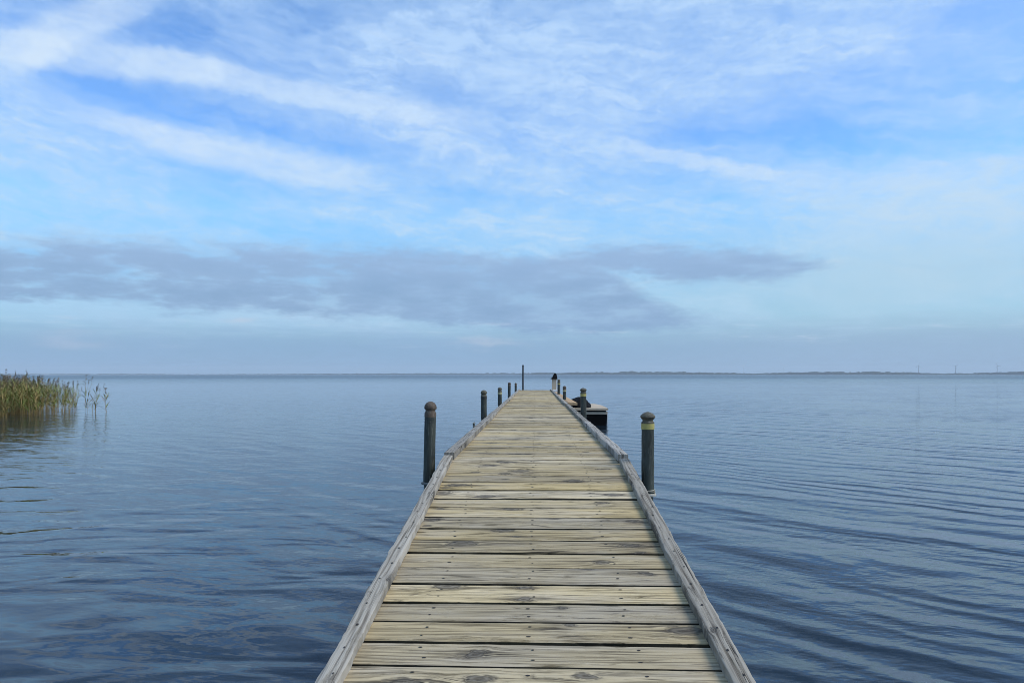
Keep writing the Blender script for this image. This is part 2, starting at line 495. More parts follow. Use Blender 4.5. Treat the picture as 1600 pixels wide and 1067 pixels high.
def simple(name, base, rough=0.6, var=0.25, scale=(8, 8, 3), second=None, metal=0.0, bump=0.0, spec=0.4):
    mt, T, p = new_mat(name)
    v = T.n('ShaderNodeTexCoord').outputs['Object']
    rnd = T.m('MULTIPLY', T.n('ShaderNodeObjectInfo').outputs['Random'], 31.0)
    v = T.v('ADD', T.v('MULTIPLY', v, scale), T.xyz(rnd, rnd, rnd))
    nz = T.noise(v, 1, 5, 0.62, 0.4)
    a = tuple(q * (1 - var) for q in base); b = tuple(min(1, q * (1 + var)) for q in base)
    col = T.ramp(nz, [(0.3, a), (0.7, b)])
    if second:
        n2 = T.noise(v, 2.7, 5, 0.65, 0.5)
        col = T.mix(T.sm(n2, 0.52, 0.70), col, (*second, 1))
    T.put(p.inputs['Base Color'], col)
    T.put(p.inputs['Roughness'], T.lin(nz, 0.3, 0.7, max(0, rough - 0.12), min(1, rough + 0.12)))
    p.inputs['Metallic'].default_value = metal
    p.inputs['Specular IOR Level'].default_value = spec
    if bump:
        bp = T.n('ShaderNodeBump')
        bp.inputs['Distance'].default_value = bump
        T.put(bp.inputs['Height'], nz)
        T.put(p.inputs['Normal'], bp.outputs[0])
    return mt


M['nail'] = simple('rusty_screw_head', (0.018, 0.014, 0.011), 0.7, 0.3, (60, 60, 60))
M['post'] = simple('green_grey_post_plastic', (0.036, 0.043, 0.035), 0.6, 0.6, (34, 34, 4.0), (0.115, 0.12, 0.10), bump=0.002)
M['post_low'] = simple('wet_algae_post', (0.035, 0.045, 0.032), 0.35, 0.4, (18, 18, 5), (0.075, 0.075, 0.05))
M['cap'] = simple('weathered_brown_cap', (0.085, 0.064, 0.047), 0.8, 0.4, (30, 30, 30), (0.20, 0.17, 0.14), bump=0.001)
M['cap_grey'] = simple('weathered_grey_cap', (0.085, 0.078, 0.055), 0.8, 0.4, (30, 30, 30), (0.18, 0.17, 0.14), bump=0.001)
M['yellow'] = simple('faded_yellow_tape', (0.40, 0.35, 0.11), 0.6, 0.2, (25, 25, 60), (0.30, 0.28, 0.10))
M['pale_band'] = simple('bleached_yellow_tape', (0.38, 0.36, 0.20), 0.6, 0.2, (25, 25, 60))
M['dark_band'] = simple('dark_rubber_band', (0.03, 0.03, 0.028), 0.6, 0.3, (25, 25, 25))
M['ring'] = simple('galvanised_ring', (0.42, 0.42, 0.38), 0.5, 0.3, (30, 30, 30), (0.2, 0.19, 0.15))
M['ring_dark'] = simple('dull_steel_ring', (0.13, 0.14, 0.13), 0.5, 0.3, (30, 30, 30))
M['rope'] = simple('frayed_cord', (0.34, 0.32, 0.26), 0.9, 0.3, (80, 80, 80))
M['cream'] = simple('cream_boat_paint', (0.46, 0.37, 0.26), 0.8, 0.2, (3, 3, 3), (0.50, 0.43, 0.34))
M['beige'] = simple('beige_boat_paint', (0.46, 0.38, 0.28), 0.5, 0.15, (3, 3, 8))
M['black'] = simple('black_hull_paint', (0.006, 0.006, 0.0065), 0.7, 0.3, (4, 4, 8), spec=0.08)
M['tarp'] = simple('black_tarpaulin', (0.007, 0.007, 0.008), 0.75, 0.3, (9, 9, 9), bump=0.01, spec=0.08)
M['white'] = simple('white_paint', (0.75, 0.75, 0.73), 0.5, 0.08, (3, 3, 3))
M['mast_shaded'] = simple('shaded_white_tower_paint', (0.16, 0.17, 0.18), 0.6, 0.1, (0.05, 0.05, 0.02))  # white turbines under cloud: their shade is put into the colour
M['mast_white'] = simple('white_tower_paint', (0.80, 0.80, 0.80), 0.5, 0.05, (0.05, 0.05, 0.02))
M['pole'] = simple('dark_pole', (0.045, 0.05, 0.055), 0.5, 0.3, (20, 20, 3))
M['reed_leaf'] = simple('reed_leaf_green', (0.155, 0.195, 0.035), 0.65, 0.5, (1.3, 1.3, 1.6), (0.30, 0.20, 0.05))
M['reed_straw'] = simple('reed_stem_straw', (0.28, 0.20, 0.07), 0.7, 0.4, (1.3, 1.3, 1.6), (0.22, 0.10, 0.03))
M['reed_head'] = simple('reed_seed_head', (0.17, 0.125, 0.075), 0.85, 0.4, (3, 3, 3))
M['woods'] = simple('far_woodland', (0.035, 0.050, 0.026), 0.9, 0.5, (0.012, 0.012, 0.03), (0.055, 0.06, 0.035), spec=0.1)
M['land'] = simple('far_meadow', (0.10, 0.12, 0.06), 0.9, 0.4, (0.004, 0.004, 0.01), spec=0.1)
M['sand'] = simple('lake_shore_soil', (0.22, 0.18, 0.12), 0.9, 0.4, (1.5, 1.5, 1.5), (0.07, 0.09, 0.035), bump=0.03)


def water_mat():
    mt, T, p = new_mat('lake_water')
    g = T.n('ShaderNodeNewGeometry').outputs['Position']
    x, y, z = T.sep(g)
    # crests run right-and-towards the shore; u across crests, w along them
    a = R(44)
    ca, sa = math.sin(a), math.cos(a)
    W = T.v('SUBTRACT', T.noise(T.v('MULTIPLY', g, (0.35, 0.35, 1)), 1, 2, 0.5, 0, 'Color'), (0.5, 0.5, 0.5))
    gx = T.v('ADD', g, T.v('MULTIPLY', W, (0.9, 0.9, 0)))
    u = T.v('DOT_PRODUCT', gx, (ca, sa, 0))
    w = T.v('DOT_PRODUCT', gx, (sa, -ca, 0))
    def trains(lu, lw, det, off, rough=0.5, dist=0.0):
        return T.m('SUBTRACT', T.noise(T.xyz(T.m('DIVIDE', u, lu), T.m('DIVIDE', w, lw), off), 1, det, rough, dist), 0.5)
    rip = trains(0.26, 1.5, 1.5, 0.0)
    rip2 = trains(0.48, 2.3, 1.0, 7.0)
    def sine(ang, lam, wand, off, sharp=0.0):
        c1, s1 = math.sin(R(ang)), math.cos(R(ang))
        uu = T.v('DOT_PRODUCT', g, (c1 / lam, s1 / lam, 0)); ww = T.v('DOT_PRODUCT', g, (s1, -c1, 0))
        wn = T.noise(T.xyz(T.m('MULTIPLY', uu, 0.28), T.m('MULTIPLY', ww, 0.30 / max(lam, 0.4)), off), 1, 2, 0.5)
        sn = T.m('SINE', T.m('MULTIPLY', T.m('MULTIPLY_ADD', wn, wand, uu), 2 * math.pi))
        env = T.sm(T.noise(T.xyz(T.m('MULTIPLY', uu, 0.16), T.m('MULTIPLY', ww, 0.22), off + 5), 1, 2, 0.5), 0.35, 0.65)
        return T.m('MULTIPLY', T.m('MULTIPLY_ADD', T.m('MULTIPLY', sn, sn), sharp, sn), env)
    t1 = sine(46, 0.34, 2.2, 1.0, 0.35)
    t2 = sine(38, 0.62, 2.2, 4.0, 0.35)
    t3 = sine(52, 1.25, 2.0, 9.0, 0.3)
    a2 = R(18)
    u2 = T.v('DOT_PRODUCT', gx, (math.sin(a2), math.cos(a2), 0)); w2 = T.v('DOT_PRODUCT', gx, (math.cos(a2), -math.sin(a2), 0))
    cross = T.m('SUBTRACT', T.noise(T.xyz(T.m('DIVIDE', u2, 0.17), T.m('DIVIDE', w2, 0.7), 3.0), 1, 3, 0.55), 0.5)
    soft = T.m('SUBTRACT', T.noise(T.v('MULTIPLY', gx, (1.1, 2.1, 1)), 1, 1.5, 0.5, 0.5), 0.5)
    chop = T.m('SUBTRACT', T.noise(T.v('MULTIPLY', gx, (0.45, 0.95, 1)), 1, 5, 0.64, 0.3), 0.5)
    # sheltered (left) and wind-ruffled (right) water, with cat's-paws
    paw = T.noise(T.v('MULTIPLY', g, (0.05, 0.10, 1)), 1, 3, 0.55, 0.4)
    side = T.sm(x, -3.0, 4.0)
    ruf = T.m('MULTIPLY', T.m('MULTIPLY_ADD', side, 0.74, 0.28), T.lin(paw, 0.3, 0.7, 0.6, 1.4))
    calm = T.m('SUBTRACT', 1.0, T.m('MULTIPLY', side, 0.6))
    h = T.m('MULTIPLY', T.m('ADD', T.m('MULTIPLY', rip, 0.016), T.m('MULTIPLY', rip2, 0.022)), ruf)
    tr = T.m('ADD', T.m('MULTIPLY', t1, 0.0055), T.m('ADD', T.m('MULTIPLY', t2, 0.0110), T.m('MULTIPLY', t3, 0.0170)))
    h = T.m('MULTIPLY_ADD', tr, ruf, h)
    h = T.m('ADD', h, T.m('MULTIPLY', T.m('MULTIPLY', cross, 0.0085), T.m('MULTIPLY', T.lin(paw, 0.3, 0.7, 0.4, 1.6), T.m('MULTIPLY_ADD', T.m('MAXIMUM', side, T.sm(y, 5, 13)), 0.7, 0.3))))
    h = T.m('ADD', h, T.m('MULTIPLY', T.m('MULTIPLY', soft, 0.066), T.m('MULTIPLY', calm, T.sm(y, 4, 12, 1.0, 0.12))))
    h = T.m('ADD', h, T.m('MULTIPLY', chop, T.m('MULTIPLY_ADD', side, 0.036, 0.018)))
    b = T.n('ShaderNodeBump')
    b.inputs['Strength'].default_value = 1.0
    b.inputs['Distance'].default_value = 1.0
    T.put(b.inputs['Height'], h)
    T.put(p.inputs['Normal'], b.outputs[0])
    p.inputs['Base Color'].default_value = (0.011, 0.022, 0.034, 1)
    p.inputs['IOR'].default_value = 1.333
    p.inputs['Specular IOR Level'].default_value = 0.5
    far = T.sm(T.v('LENGTH', g), 15, 400)
    T.put(p.inputs['Roughness'], T.m('MULTIPLY_ADD', far, 0.26, 0.004))
    return mt


M['water'] = water_mat()

# ------------------------------------------------------------------ setting: water, shore behind, far land
WZ = -1.5
SLOPE, HR, KINK, END = 0.1143, 1.238, 5.30, 29.25
DZ = -HR + SLOPE * KINK                 # level deck


def deck_z(yq):
    return -HR + SLOPE * yq if yq < KINK else DZ


E_ = 13000.0
water = link('water', mesh_of('water', [(-E_, -E_, 0), (E_, -E_, 0), (E_, E_, 0), (-E_, E_, 0)], [(0, 1, 2, 3)]), M['water'], loc=(0, 0, WZ))
tag(water, 'calm blue grey lake water with small ripples', kind='structure')

# the bank the jetty starts from, behind the camera
V, F = [], []
xs_ = [-1500, -400, -120, -40, -20, -10, -5, -2, 0, 2, 5, 10, 20, 40, 120, 400, 1500]
ys_ = [-0.6, -1.4, -2.2, -3.2, -5, -9, -20, -60, -300, -2000]
zs_ = [-0.55, -0.12, 0.02, 0.10, 0.2, 0.35, 0.6, 1.0, 2.0, 4.0]
for j, yq in enumerate(ys_):
    for xq in xs_:
        V.append((xq, yq + 0.5 * mnoise.noise(Vector((xq * 0.3, yq * 0.3, 0))), WZ + zs_[j] + 0.05 * mnoise.noise(Vector((xq, yq, 3)))))
nx = len(xs_)
for j in range(len(ys_) - 1):
    for i in range(nx - 1):
        F.append((j * nx + i, (j + 1) * nx + i, (j + 1) * nx + i + 1, j * nx + i + 1))
tag(link('shore_ground', mesh_of('shore_ground', V, F, True), M['sand']), 'sandy lake bank at the foot of the jetty', kind='structure')


def far_strip(name, mat, pts, depth, jag, seed, step=12.0):
    """a far bank: a lumpy ridge with a front, a top and a back; pts = [(x, y, height)]"""
    V, F = [], []
    sec = []
    for i in range(len(pts) - 1):
        a, b = Vector(pts[i]), Vector(pts[i + 1])
        n_ = max(2, int((b - a).length / step))
        for k in range(n_):
            sec.append(a.lerp(b, k / n_))
    sec.append(Vector(pts[-1]))
    for q in sec:
        h = q.z * (1 + jag * (mnoise.noise(Vector((q.x / 160, seed, 0))) + 0.8 * mnoise.noise(Vector((q.x / 47, seed, 5))) + 0.7 * mnoise.noise(Vector((q.x / 17, seed, 9)))))
        h = max(h, 0.4)
        d = Vector((q.x, q.y, 0)).normalized()
        dj = 10 * mnoise.noise(Vector((q.x / 30, seed, 2)))
        for off, hh in ((dj, 0), (dj + 1, h * 0.55), (dj + 6, h * 0.92), (dj + 14, h), (depth * 0.6, h * 0.9), (depth, 0)):
            pq = Vector((q.x, q.y, 0)) + d * off
            V.append((pq.x, pq.y, WZ - 0.3 + hh))
    for i in range(len(sec) - 1):
        for k in range(5):
            F.append((i * 6 + k, (i + 1) * 6 + k, (i + 1) * 6 + k + 1, i * 6 + k + 1))
    return link(name, mesh_of(name, V, F, True), mat)


def at(px, yq):                           # plan position of a bearing at a given distance ahead
    a, _ = sky_dir(px, 584)
    return math.tan(a) * yq


LAND = [(-150, 11000, 12), (60, 11000, 16), (180, 11000, 18), (300, 10800, 10), (420, 10400, 13), (520, 9500, 17), (700, 9000, 20), (840, 8400, 22), (960, 8200, 22)]
tag(far_strip('far_wood', M['woods'], [(at(a, b), b, h) for a, b, h in LAND], 400, 0.55, 1.0, 14),
    'faint low wooded bank on the horizon to the left of the jetty', 'woodland', kind='stuff')
LAND = [(830, 6900, 18), (1010, 6700, 30), (1100, 6700, 24), (1180, 6700, 13), (1230, 6600, 22), (1300, 6400, 28), (1400, 6300, 26), (1470, 6300, 12), (1540, 6300, 20), (1640, 6000, 30), (1800, 5600, 30)]
tag(far_strip('far_wood', M['woods'], [(at(a, b), b, h) for a, b, h in LAND], 400, 0.38, 4.0, 10),
    'low wooded far shore on the horizon to the right of the jetty', 'woodland', kind='stuff')
V = [(-9000, 9400, 0), (9000, 7200, 0), (9000, 12700, 3), (-9000, 12700, 3)]
tag(link('far_land', mesh_of('far_land', V, [(0, 1, 2, 3)]), M['land'], loc=(0, 0, WZ + 0.15)), 'flat land of the far shore', kind='structure')


def turbine(px, yq, hub, mat, ang, label):
    t = empty('wind_turbine', (at(px, yq), yq, WZ))
    link('tower', lathe('tower', [(2.6, 0), (2.0, hub * 0.6), (1.5, hub)], 12), mat, t)
    nac = link('nacelle', box_mesh('nacelle', (-2, -5, hub - 1.5), (2, 4, hub + 2.2), 0.4), mat, t)
    nac.data.name = 'nacelle'
    for k in range(3):
        a = R(ang + 120 * k)
        d = Vector((math.sin(a), 0, math.cos(a))); s_ = Vector((math.cos(a), 0, -math.sin(a)))
        c0 = Vector((0, -6, hub + 0.4))
        Lb = hub * 0.42
        V, F = [], []
        for q, wq in ((0.0, 1.0), (0.15, 1.7), (0.6, 1.1), (1.0, 0.25)):
            for sx, dy in ((-1, 0), (0, 0.35), (1, 0), (0, -0.35)):
                V.append(tuple(c0 + d * (q * Lb) + s_ * (wq * sx) + Vector((0, dy, 0))))
        for i in range(3):
            for k2 in range(4):
                F.append((i * 4 + k2, i * 4 + (k2 + 1) % 4, (i + 1) * 4 + (k2 + 1) % 4, (i + 1) * 4 + k2))
        F += [(3, 2, 1, 0), (12, 13, 14, 15)]
        link('blade', mesh_of('blade', V, F), mat, t)
    link('hub', lathe('hub', [(0.2, -1.6), (1.5, -0.4), (1.6, 1.2)], 10), mat, t, loc=(0, -5.6, hub + 0.4), rot=(R(-90), 0, 0))
    tag(t, label, 'wind turbine', 'wind turbines on the horizon')


turbine(1435, 7600, 92, M['mast_shaded'], 10, 'dark distant wind turbine, leftmost of the three shaded ones at far right')
turbine(1493, 7600, 90, M['mast_shaded'], 50, 'dark distant wind turbine, middle of the three shaded ones at far right')
turbine(1558, 7600, 94, M['mast_shaded'], 95, 'dark distant wind turbine, rightmost on the horizon')
turbine(1162, 8000, 96, M['mast_white'], 30, 'faint white distant wind turbine, nearer the boat of the two pale ones')
turbine(1225, 8000, 98, M['mast_white'], 70, 'faint white distant wind turbine, right of its pale neighbour')
turbine(561, 8600, 72, M['mast_white'], 0, 'faint white distant wind turbine left of the jetty')

# ------------------------------------------------------------------ the jetty
jetty = empty('wooden_jetty', (0, 0, WZ))
tag(jetty, 'long weathered plank jetty with kerb rails running out into the lake', 'jetty')
UP = -WZ                                  # jetty origin lies on the water surface


def board(name, L, Wd, T_, nxs, nys, seed, rag=0.003, round_=0.004, nails=(), wane=0.0, nail_r=(0.0070, 0.0034), edge_i=0):
    """a sawn board, length along X, top at z = 0: uneven edges, rounded arrises, cupped top; screw heads laid in"""
    rng = random.Random(seed)
    V, F, MI = [], [], []
    sx = rng.random() * 100
    cup = rng.uniform(-0.0022, 0.0012)
    rows = [-1.0, -1.0 + 2 * round_ / Wd] + [-1 + 2 * (k + 1) / (nys + 1) for k in range(nys)] + [1 - 2 * round_ / Wd, 1.0]
    nr = len(rows)
    for i in range(nxs + 1):
        t = i / nxs
        xq = (t - 0.5) * L
        for s_i, v in enumerate(rows):
            e = 1 if v > 0 else -1
            n_ = mnoise.noise(Vector((xq * 9 + sx, e * 7.0, seed))) + 0.6 * mnoise.noise(Vector((xq * 31 + sx, e * 3.0, seed)))
            yq = v * Wd / 2 + (n_ * rag * abs(v) ** 3)
            if wane and v < -0.6:
                yq += wane * max(0, mnoise.noise(Vector((xq * 2.3 + sx, 11, seed)))) * abs(v) ** 6
            endn = 0.004 * mnoise.noise(Vector((v * 4, seed, 1))) if i in (0, nxs) else 0
            zq = -cup * (1 - v * v) + 0.0012 * mnoise.noise(Vector((xq * 3 + sx, v * 2, seed)))
            if abs(v) == 1.0: zq -= round_ * (0.8 + 0.5 * n_)
            if i in (0, nxs): zq -= 0.002
            V.append((xq + endn, yq, zq))
    for i in range(nxs):
        for k in range(nr - 1):
            F.append((i * nr + k, (i + 1) * nr + k, (i + 1) * nr + k + 1, i * nr + k + 1)); MI.append(0)
    b0 = len(V)
    for i in range(nxs + 1):
        for v, k in ((-1, 0), (1, nr - 1)):
            q = V[i * nr + k]
            V.append((q[0], q[1] - v * 0.002, -T_))
    for i in range(nxs):
        a0, a1 = b0 + i * 2, b0 + (i + 1) * 2
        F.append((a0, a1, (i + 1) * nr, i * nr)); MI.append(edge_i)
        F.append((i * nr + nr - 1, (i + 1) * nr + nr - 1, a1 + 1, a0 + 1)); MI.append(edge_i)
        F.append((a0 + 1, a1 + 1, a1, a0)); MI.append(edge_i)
    F.append(tuple([b0] + list(range(0, nr)) + [b0 + 1])); MI.append(0)
    F.append(tuple([b0 + nxs * 2 + 1] + [nxs * nr + k for k in reversed(range(nr))] + [b0 + nxs * 2])); MI.append(0)
    for (nx_, ny_) in nails:
        k0 = len(V)
        ex, ey = nail_r[0] * rng.uniform(0.7, 1.4), nail_r[1] * rng.uniform(0.8, 1.3)
        zq = -cup * (1 - (2 * ny_ / Wd) ** 2)
        V.append((nx_, ny_, zq + 0.0012))
        for k in range(8):
            a = 2 * math.pi * k / 8
            V.append((nx_ + ex * math.cos(a), ny_ + ey * math.sin(a), zq + 0.0014 + 0.0006))
        for k in range(8):
            F.append((k0, k0 + 1 + k, k0 + 1 + (k + 1) % 8)); MI.append(1)
    me = mesh_of(name, V, F, True, MI)
    me.set_sharp_from_angle(angle=R(50))
    return me


def knots(o, rng, L, Wd, n, smin=0.012, smax=0.036):
    for i in (1, 2, 3):
        if i <= n:
            o['knot%d' % i] = [rng.uniform(-L / 2 * 0.9, L / 2 * 0.9), rng.uniform(-Wd / 2, Wd / 2), rng.uniform(smin, smax)]
        else:
            o['knot%d' % i] = [50.0, 0.0, 0.0]


# plank edges near the camera as seen, regular further on
edges = [2.190, 2.359, 2.524, 2.692, 2.854, 3.030, 3.214, 3.396, 3.572, 3.753, 3.941, 4.118, 4.298, 4.480, 4.662, 4.843, 5.020, 5.180, 5.31]
while edges[0] > -1.55:
    edges.insert(0, edges[0] - random.uniform(0.165, 0.185))
yq = 5.31
while yq < END - 0.1:
    yq += random.uniform(0.168, 0.186)
    edges.append(min(yq, END))
ROT = math.atan(SLOPE)
SCOL = (-0.40, -0.015, 0.355)              # the three stringers, where the screws go in
PL = 1.35
far_meshes = {}
for i in range(len(edges) - 1):
    y0, y1 = edges[i], edges[i + 1]
    rng = random.Random(1000 + i)
    gap = rng.uniform(0.015, 0.025)
    Wd = y1 - y0 - gap
    yc = (y0 + y1) / 2
    ramp_ = yc < KINK
    zc = deck_z(yc) + rng.uniform(-0.005, 0.002)
    near = 1.8 < yc < 8
    if near or yc < 1.8:
        nl = []
        for c_ in SCOL:
            for s_ in (-1, 1):
                nl.append((c_ + rng.uniform(-0.012, 0.012), s_ * Wd * rng.uniform(0.17, 0.28)))
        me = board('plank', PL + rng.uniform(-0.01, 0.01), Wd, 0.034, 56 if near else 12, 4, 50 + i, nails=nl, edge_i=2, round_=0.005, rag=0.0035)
    else:
        key = (rng.randrange(8), round(Wd, 2))
        if key not in far_meshes:
            nl = [(c_ + rng.uniform(-0.02, 0.02), s_ * Wd * rng.uniform(0.15, 0.3)) for c_ in SCOL for s_ in (-1, 1) if rng.random() < 0.6]
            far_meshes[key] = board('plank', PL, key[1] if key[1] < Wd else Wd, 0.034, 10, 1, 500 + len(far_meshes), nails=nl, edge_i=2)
        me = far_meshes[key]
    o = link('plank', me, [M['deck'], M['nail'], M['gap_shade']], jetty, (rng.uniform(-0.012, 0.012), yc, zc + UP),
             ((ROT if ramp_ else 0) + rng.uniform(-0.006, 0.006), rng.uniform(-0.003, 0.003), rng.uniform(-0.0055, 0.0055)))
    knots(o, rng, PL, Wd, rng.choice((1, 2, 2, 3, 3)))

# kerb rails laid on the plank ends
RT, RW = 0.040, 0.070
pieces = {-1: [(-1.5, 1.35), (1.37, 5.26), (5.29, 11.25), (11.28, 16.9), (16.92, 22.6), (22.63, 29.2)],
          1: [(-1.5, 1.75), (1.77, 5.18), (5.205, 8.9), (8.93, 14.4), (14.43, 20.5), (20.52, 29.15)]}
for s_ in (-1, 1):
    for k, (a, b) in enumerate(pieces[s_]):
        rng = random.Random(300 + k + 10 * s_)
        yc = (a + b) / 2
        on_ramp = b < KINK
        L = (b - a) / (math.cos(ROT) if on_ramp else 1)
        lift = (0.0, 0.0, 0.012, 0.0, 0.008, 0.0)[k]
        w_ = RW + (0.006 if k == 2 else 0)
        n_n = int(L / 0.178)
        nl = [((j + 0.5) / n_n * L - L / 2 + rng.uniform(-0.03, 0.03), rng.uniform(-0.012, 0.012)) for j in range(n_n)]
        me = board('rail', L, w_, RT + lift, int(L / (0.03 if k == 1 else 0.12)), 3, 77 + k + 9 * s_, rag=0.0055, round_=0.0035, nails=nl,
                   wane=0.010, nail_r=(0.0060, 0.0045))
        xo = s_ * (0.645 - (0.0, 0.0, 0.004, -0.006, 0.006, 0.0)[k])
        o = link('rail', me, [M['rail'], M['nail']], jetty, (xo, yc, deck_z(yc) + UP + RT + lift + 0.001), (0, 0, R(90) * s_))
        o.rotation_mode = 'XYZ'
        m_ = Matrix.Rotation(ROT if on_ramp else 0, 4, 'X') @ Matrix.Rotation(R(-90) * s_ if s_ > 0 else R(90), 4, 'Z')
        # the waney side (local -Y) faces the water
        m_ = Matrix.Rotation(ROT if on_ramp else 0, 4, 'X') @ Matrix.Rotation(R(-90) if s_ < 0 else R(90), 4, 'Z')
        o.rotation_euler = m_.to_euler()
        knots(o, rng, min(L, 4.0), w_, 2, 0.008, 0.015)

# stringers, cross beams and piles below
for c_ in SCOL:
    for a, b in ((-1.5, KINK), (KINK, END - 0.05)):
        on_ramp = b <= KINK
        L = (b - a) / (math.cos(ROT) if on_ramp else 1) - 0.02
        me = board('stringer', L, 0.075, 0.15, 8, 1, 5)
        o = link('stringer', me, M['beam'], jetty, (c_, (a + b) / 2, deck_z((a + b) / 2 - 0.001) + UP - 0.040), (0, 0, R(90)))
        o.rotation_euler = (Matrix.Rotation(ROT if on_ramp else 0, 4, 'X') @ Matrix.Rotation(R(90), 4, 'Z')).to_euler()
        knots(o, random.Random(4), 2, 0.07, 2)
pile = lathe('pile', [(0.075, -2.2), (0.072, 0.0), (0.07, 0.62)], 12)
for yb in (0.6, 5.5, 11.2, 16.6, 22.0, 28.6):
    me = board('cross_beam', 1.28, 0.09, 0.14, 6, 1, 9)
    o = link('cross_beam', me, M['beam'], jetty, (0, yb, deck_z(yb) + UP - 0.20 - (0.02 if yb < KINK else 0)))
    knots(o, random.Random(6), 1, 0.07, 2)
    for xq in (-0.5, 0.5):
        top = deck_z(yb) + UP - 0.30
        q = link('pile', pile, M['beam'], jetty, (xq, yb, top - 0.62 + 0.0))
        knots(q, random.Random(6), 1, 0.07, 0)


# ------------------------------------------------------------------ mooring posts
def mooring_post(x, y, top, label, cap='dome', band=None, collar=None, lean=(0, 0), r=0.044, bands_z=0.115, capmat='cap', cord=False):
    base = WZ
    t = empty('mooring_post', (x, y, base), (lean[1], lean[0], 0))
    H = top - base
    low = (collar - base) if collar else (deck_z(y) - base - 0.06)
    neck = H - 0.085
    link('lower_shaft', lathe('lower_shaft', [(r * 0.88, -1.6), (r * 0.88, low)], 20, wob=0.03), M['post_low'], t)
    prof = [(r * 0.99, low)]
    for k in range(1, 9):
        prof.append((r * (1 + 0.012 * math.sin(k * 2.1)), low + (neck - low) * k / 9))
    prof += [(r, neck - 0.004), (r * 0.97, neck)]
    link('shaft', lathe('shaft', prof, 22, wob=0.02), M['post'], t)
    cm = M[capmat]
    if cap == 'dome':
        cp = [(r * 0.98, neck - 0.03), (r * 1.0, neck), (r * 0.86, neck + 0.012), (r * 0.86, neck + 0.022), (r * 1.04, neck + 0.030), (r * 1.09, neck + 0.038), (r * 1.03, neck + 0.056), (r * 0.74, neck + 0.074), (r * 0.25, neck + 0.0855)]
        cp[0] = (r * 1.03, neck - 0.03); cp[1] = (r * 1.03, neck - 0.001)
    else:
        cp = [(r * 1.03, neck - 0.012), (r * 1.03, neck + 0.012), (r * 0.85, neck + 0.018), (r * 0.85, neck + 0.03), (r * 1.02, neck + 0.036), (r * 1.20, neck + 0.050), (r * 1.14, neck + 0.060), (r * 0.7, neck + 0.076), (r * 0.2, neck + 0.085)]
    link('cap', lathe('cap', cp, 22), cm, t)
    if band:
        hb = 0.042
        zb = H - bands_z
        link('band', lathe('band', [(r * 0.9, zb - hb), (r * 1.05, zb - hb + 0.001), (r * 1.06, zb - hb * 0.5), (r * 1.05, zb - 0.001), (r * 0.9, zb)], 22), M[band], t)
    if cap == 'dome' and band is None:
        for dz in (0.128, 0.150):
            link('groove_band', lathe('groove_band', [(r * 0.9, H - dz - 0.006), (r * 1.02, H - dz - 0.005), (r * 1.02, H - dz), (r * 0.9, H - dz + 0.001)], 22), M['dark_band'], t)
    if collar:
        rm = M['ring'] if cord else M['ring_dark']
        zc = collar - base
        prof = [(r * 0.9, zc - 0.010), (r * 1.30, zc - 0.009), (r * 1.36, zc - 0.001), (r * 1.30, zc + 0.007), (r * 0.9, zc + 0.009)]
        link('collar', lathe('collar', prof, 24), rm, t)
        s_ = 1 if x > 0 else -1
        link('bracket', box_mesh('bracket', (-s_ * 0.16 if s_ > 0 else 0.03, -0.022, zc - 0.006), (-0.03 if s_ > 0 else 0.16, 0.022, zc + 0.004), 0.002), rm, t)
        if cord:
            pts = []
            for k in range(64):
                a = k / 64 * 2 * math.pi * 3
                pts.append((math.cos(a) * (r + 0.006), math.sin(a) * (r + 0.006), zc + 0.014 + 0.014 * k / 64 + 0.010 * math.sin(a * 0.7 + 1)))
            link('cord', tube('cord', pts, 0.004, 6), M['rope'], t)
            link('timber_wedge', box_mesh('timber_wedge', (-0.085, -0.03, zc - 0.02), (-0.052, 0.03, zc + 0.085), 0.006), M['cap'], t)
    tag(t, label, 'mooring post', 'mooring posts along the jetty')
    return t


mooring_post(-0.80, 5.24, -0.198, 'tall green grey mooring post with brown domed cap, nearest on the left', lean=(R(1.2), 0), collar=-0.80, r=0.0425)
mooring_post(-0.80, 11.08, -0.24, 'mooring post with dark ringed cap, second along the left rail', band='dark_band', capmat='cap_grey', bands_z=0.10, r=0.046)
mooring_post(-0.80, 16.13, -0.285, 'mooring post with yellowish band, third along the left rail', band='pale_band', capmat='cap_grey', r=0.046)
mooring_post(-0.80, 21.63, -0.232, 'slim dark mooring post, fourth along the left rail', r=0.044, lean=(R(0.8), 0))
mooring_post(-0.78, 28.6, -0.33, 'slim dark mooring post, farthest along the left rail', r=0.044)
mooring_post(0.80, 5.08, -0.264, 'green grey mooring post with yellow band and white ring, nearest on the right', cap='mush', band='yellow', collar=-0.85, capmat='cap_grey', cord=True, bands_z=0.082, r=0.0445)
mooring_post(0.80, 11.59, -0.215, 'mooring post with bright yellow band in front of the moored boat', cap='mush', band='yellow', capmat='cap_grey', bands_z=0.095, r=0.047, lean=(R(-0.8), 0))
mooring_post(0.80, 19.4, -0.305, 'mooring post with brown domed cap and pale band, third on the right', band='pale_band', r=0.047)
mooring_post(0.83, 24.9, -0.16, 'dark green mooring post beside the hooded beige post box', band='yellow', r=0.05, capmat='cap_grey', bands_z=0.14)

# thin staff at the far end
t = empty('staff', (-0.50, 29.36, WZ))
link('shaft', lathe('shaft', [(0.040, -1.6), (0.036, 0.8), (0.032, 1.86)], 12), M['pole'], t)
link('cap', lathe('cap', [(0.040, 1.855), (0.040, 1.89), (0.012, 1.905)], 12), M['pole'], t)
tag(t, 'thin dark upright pole at the far end of the jetty', 'pole')

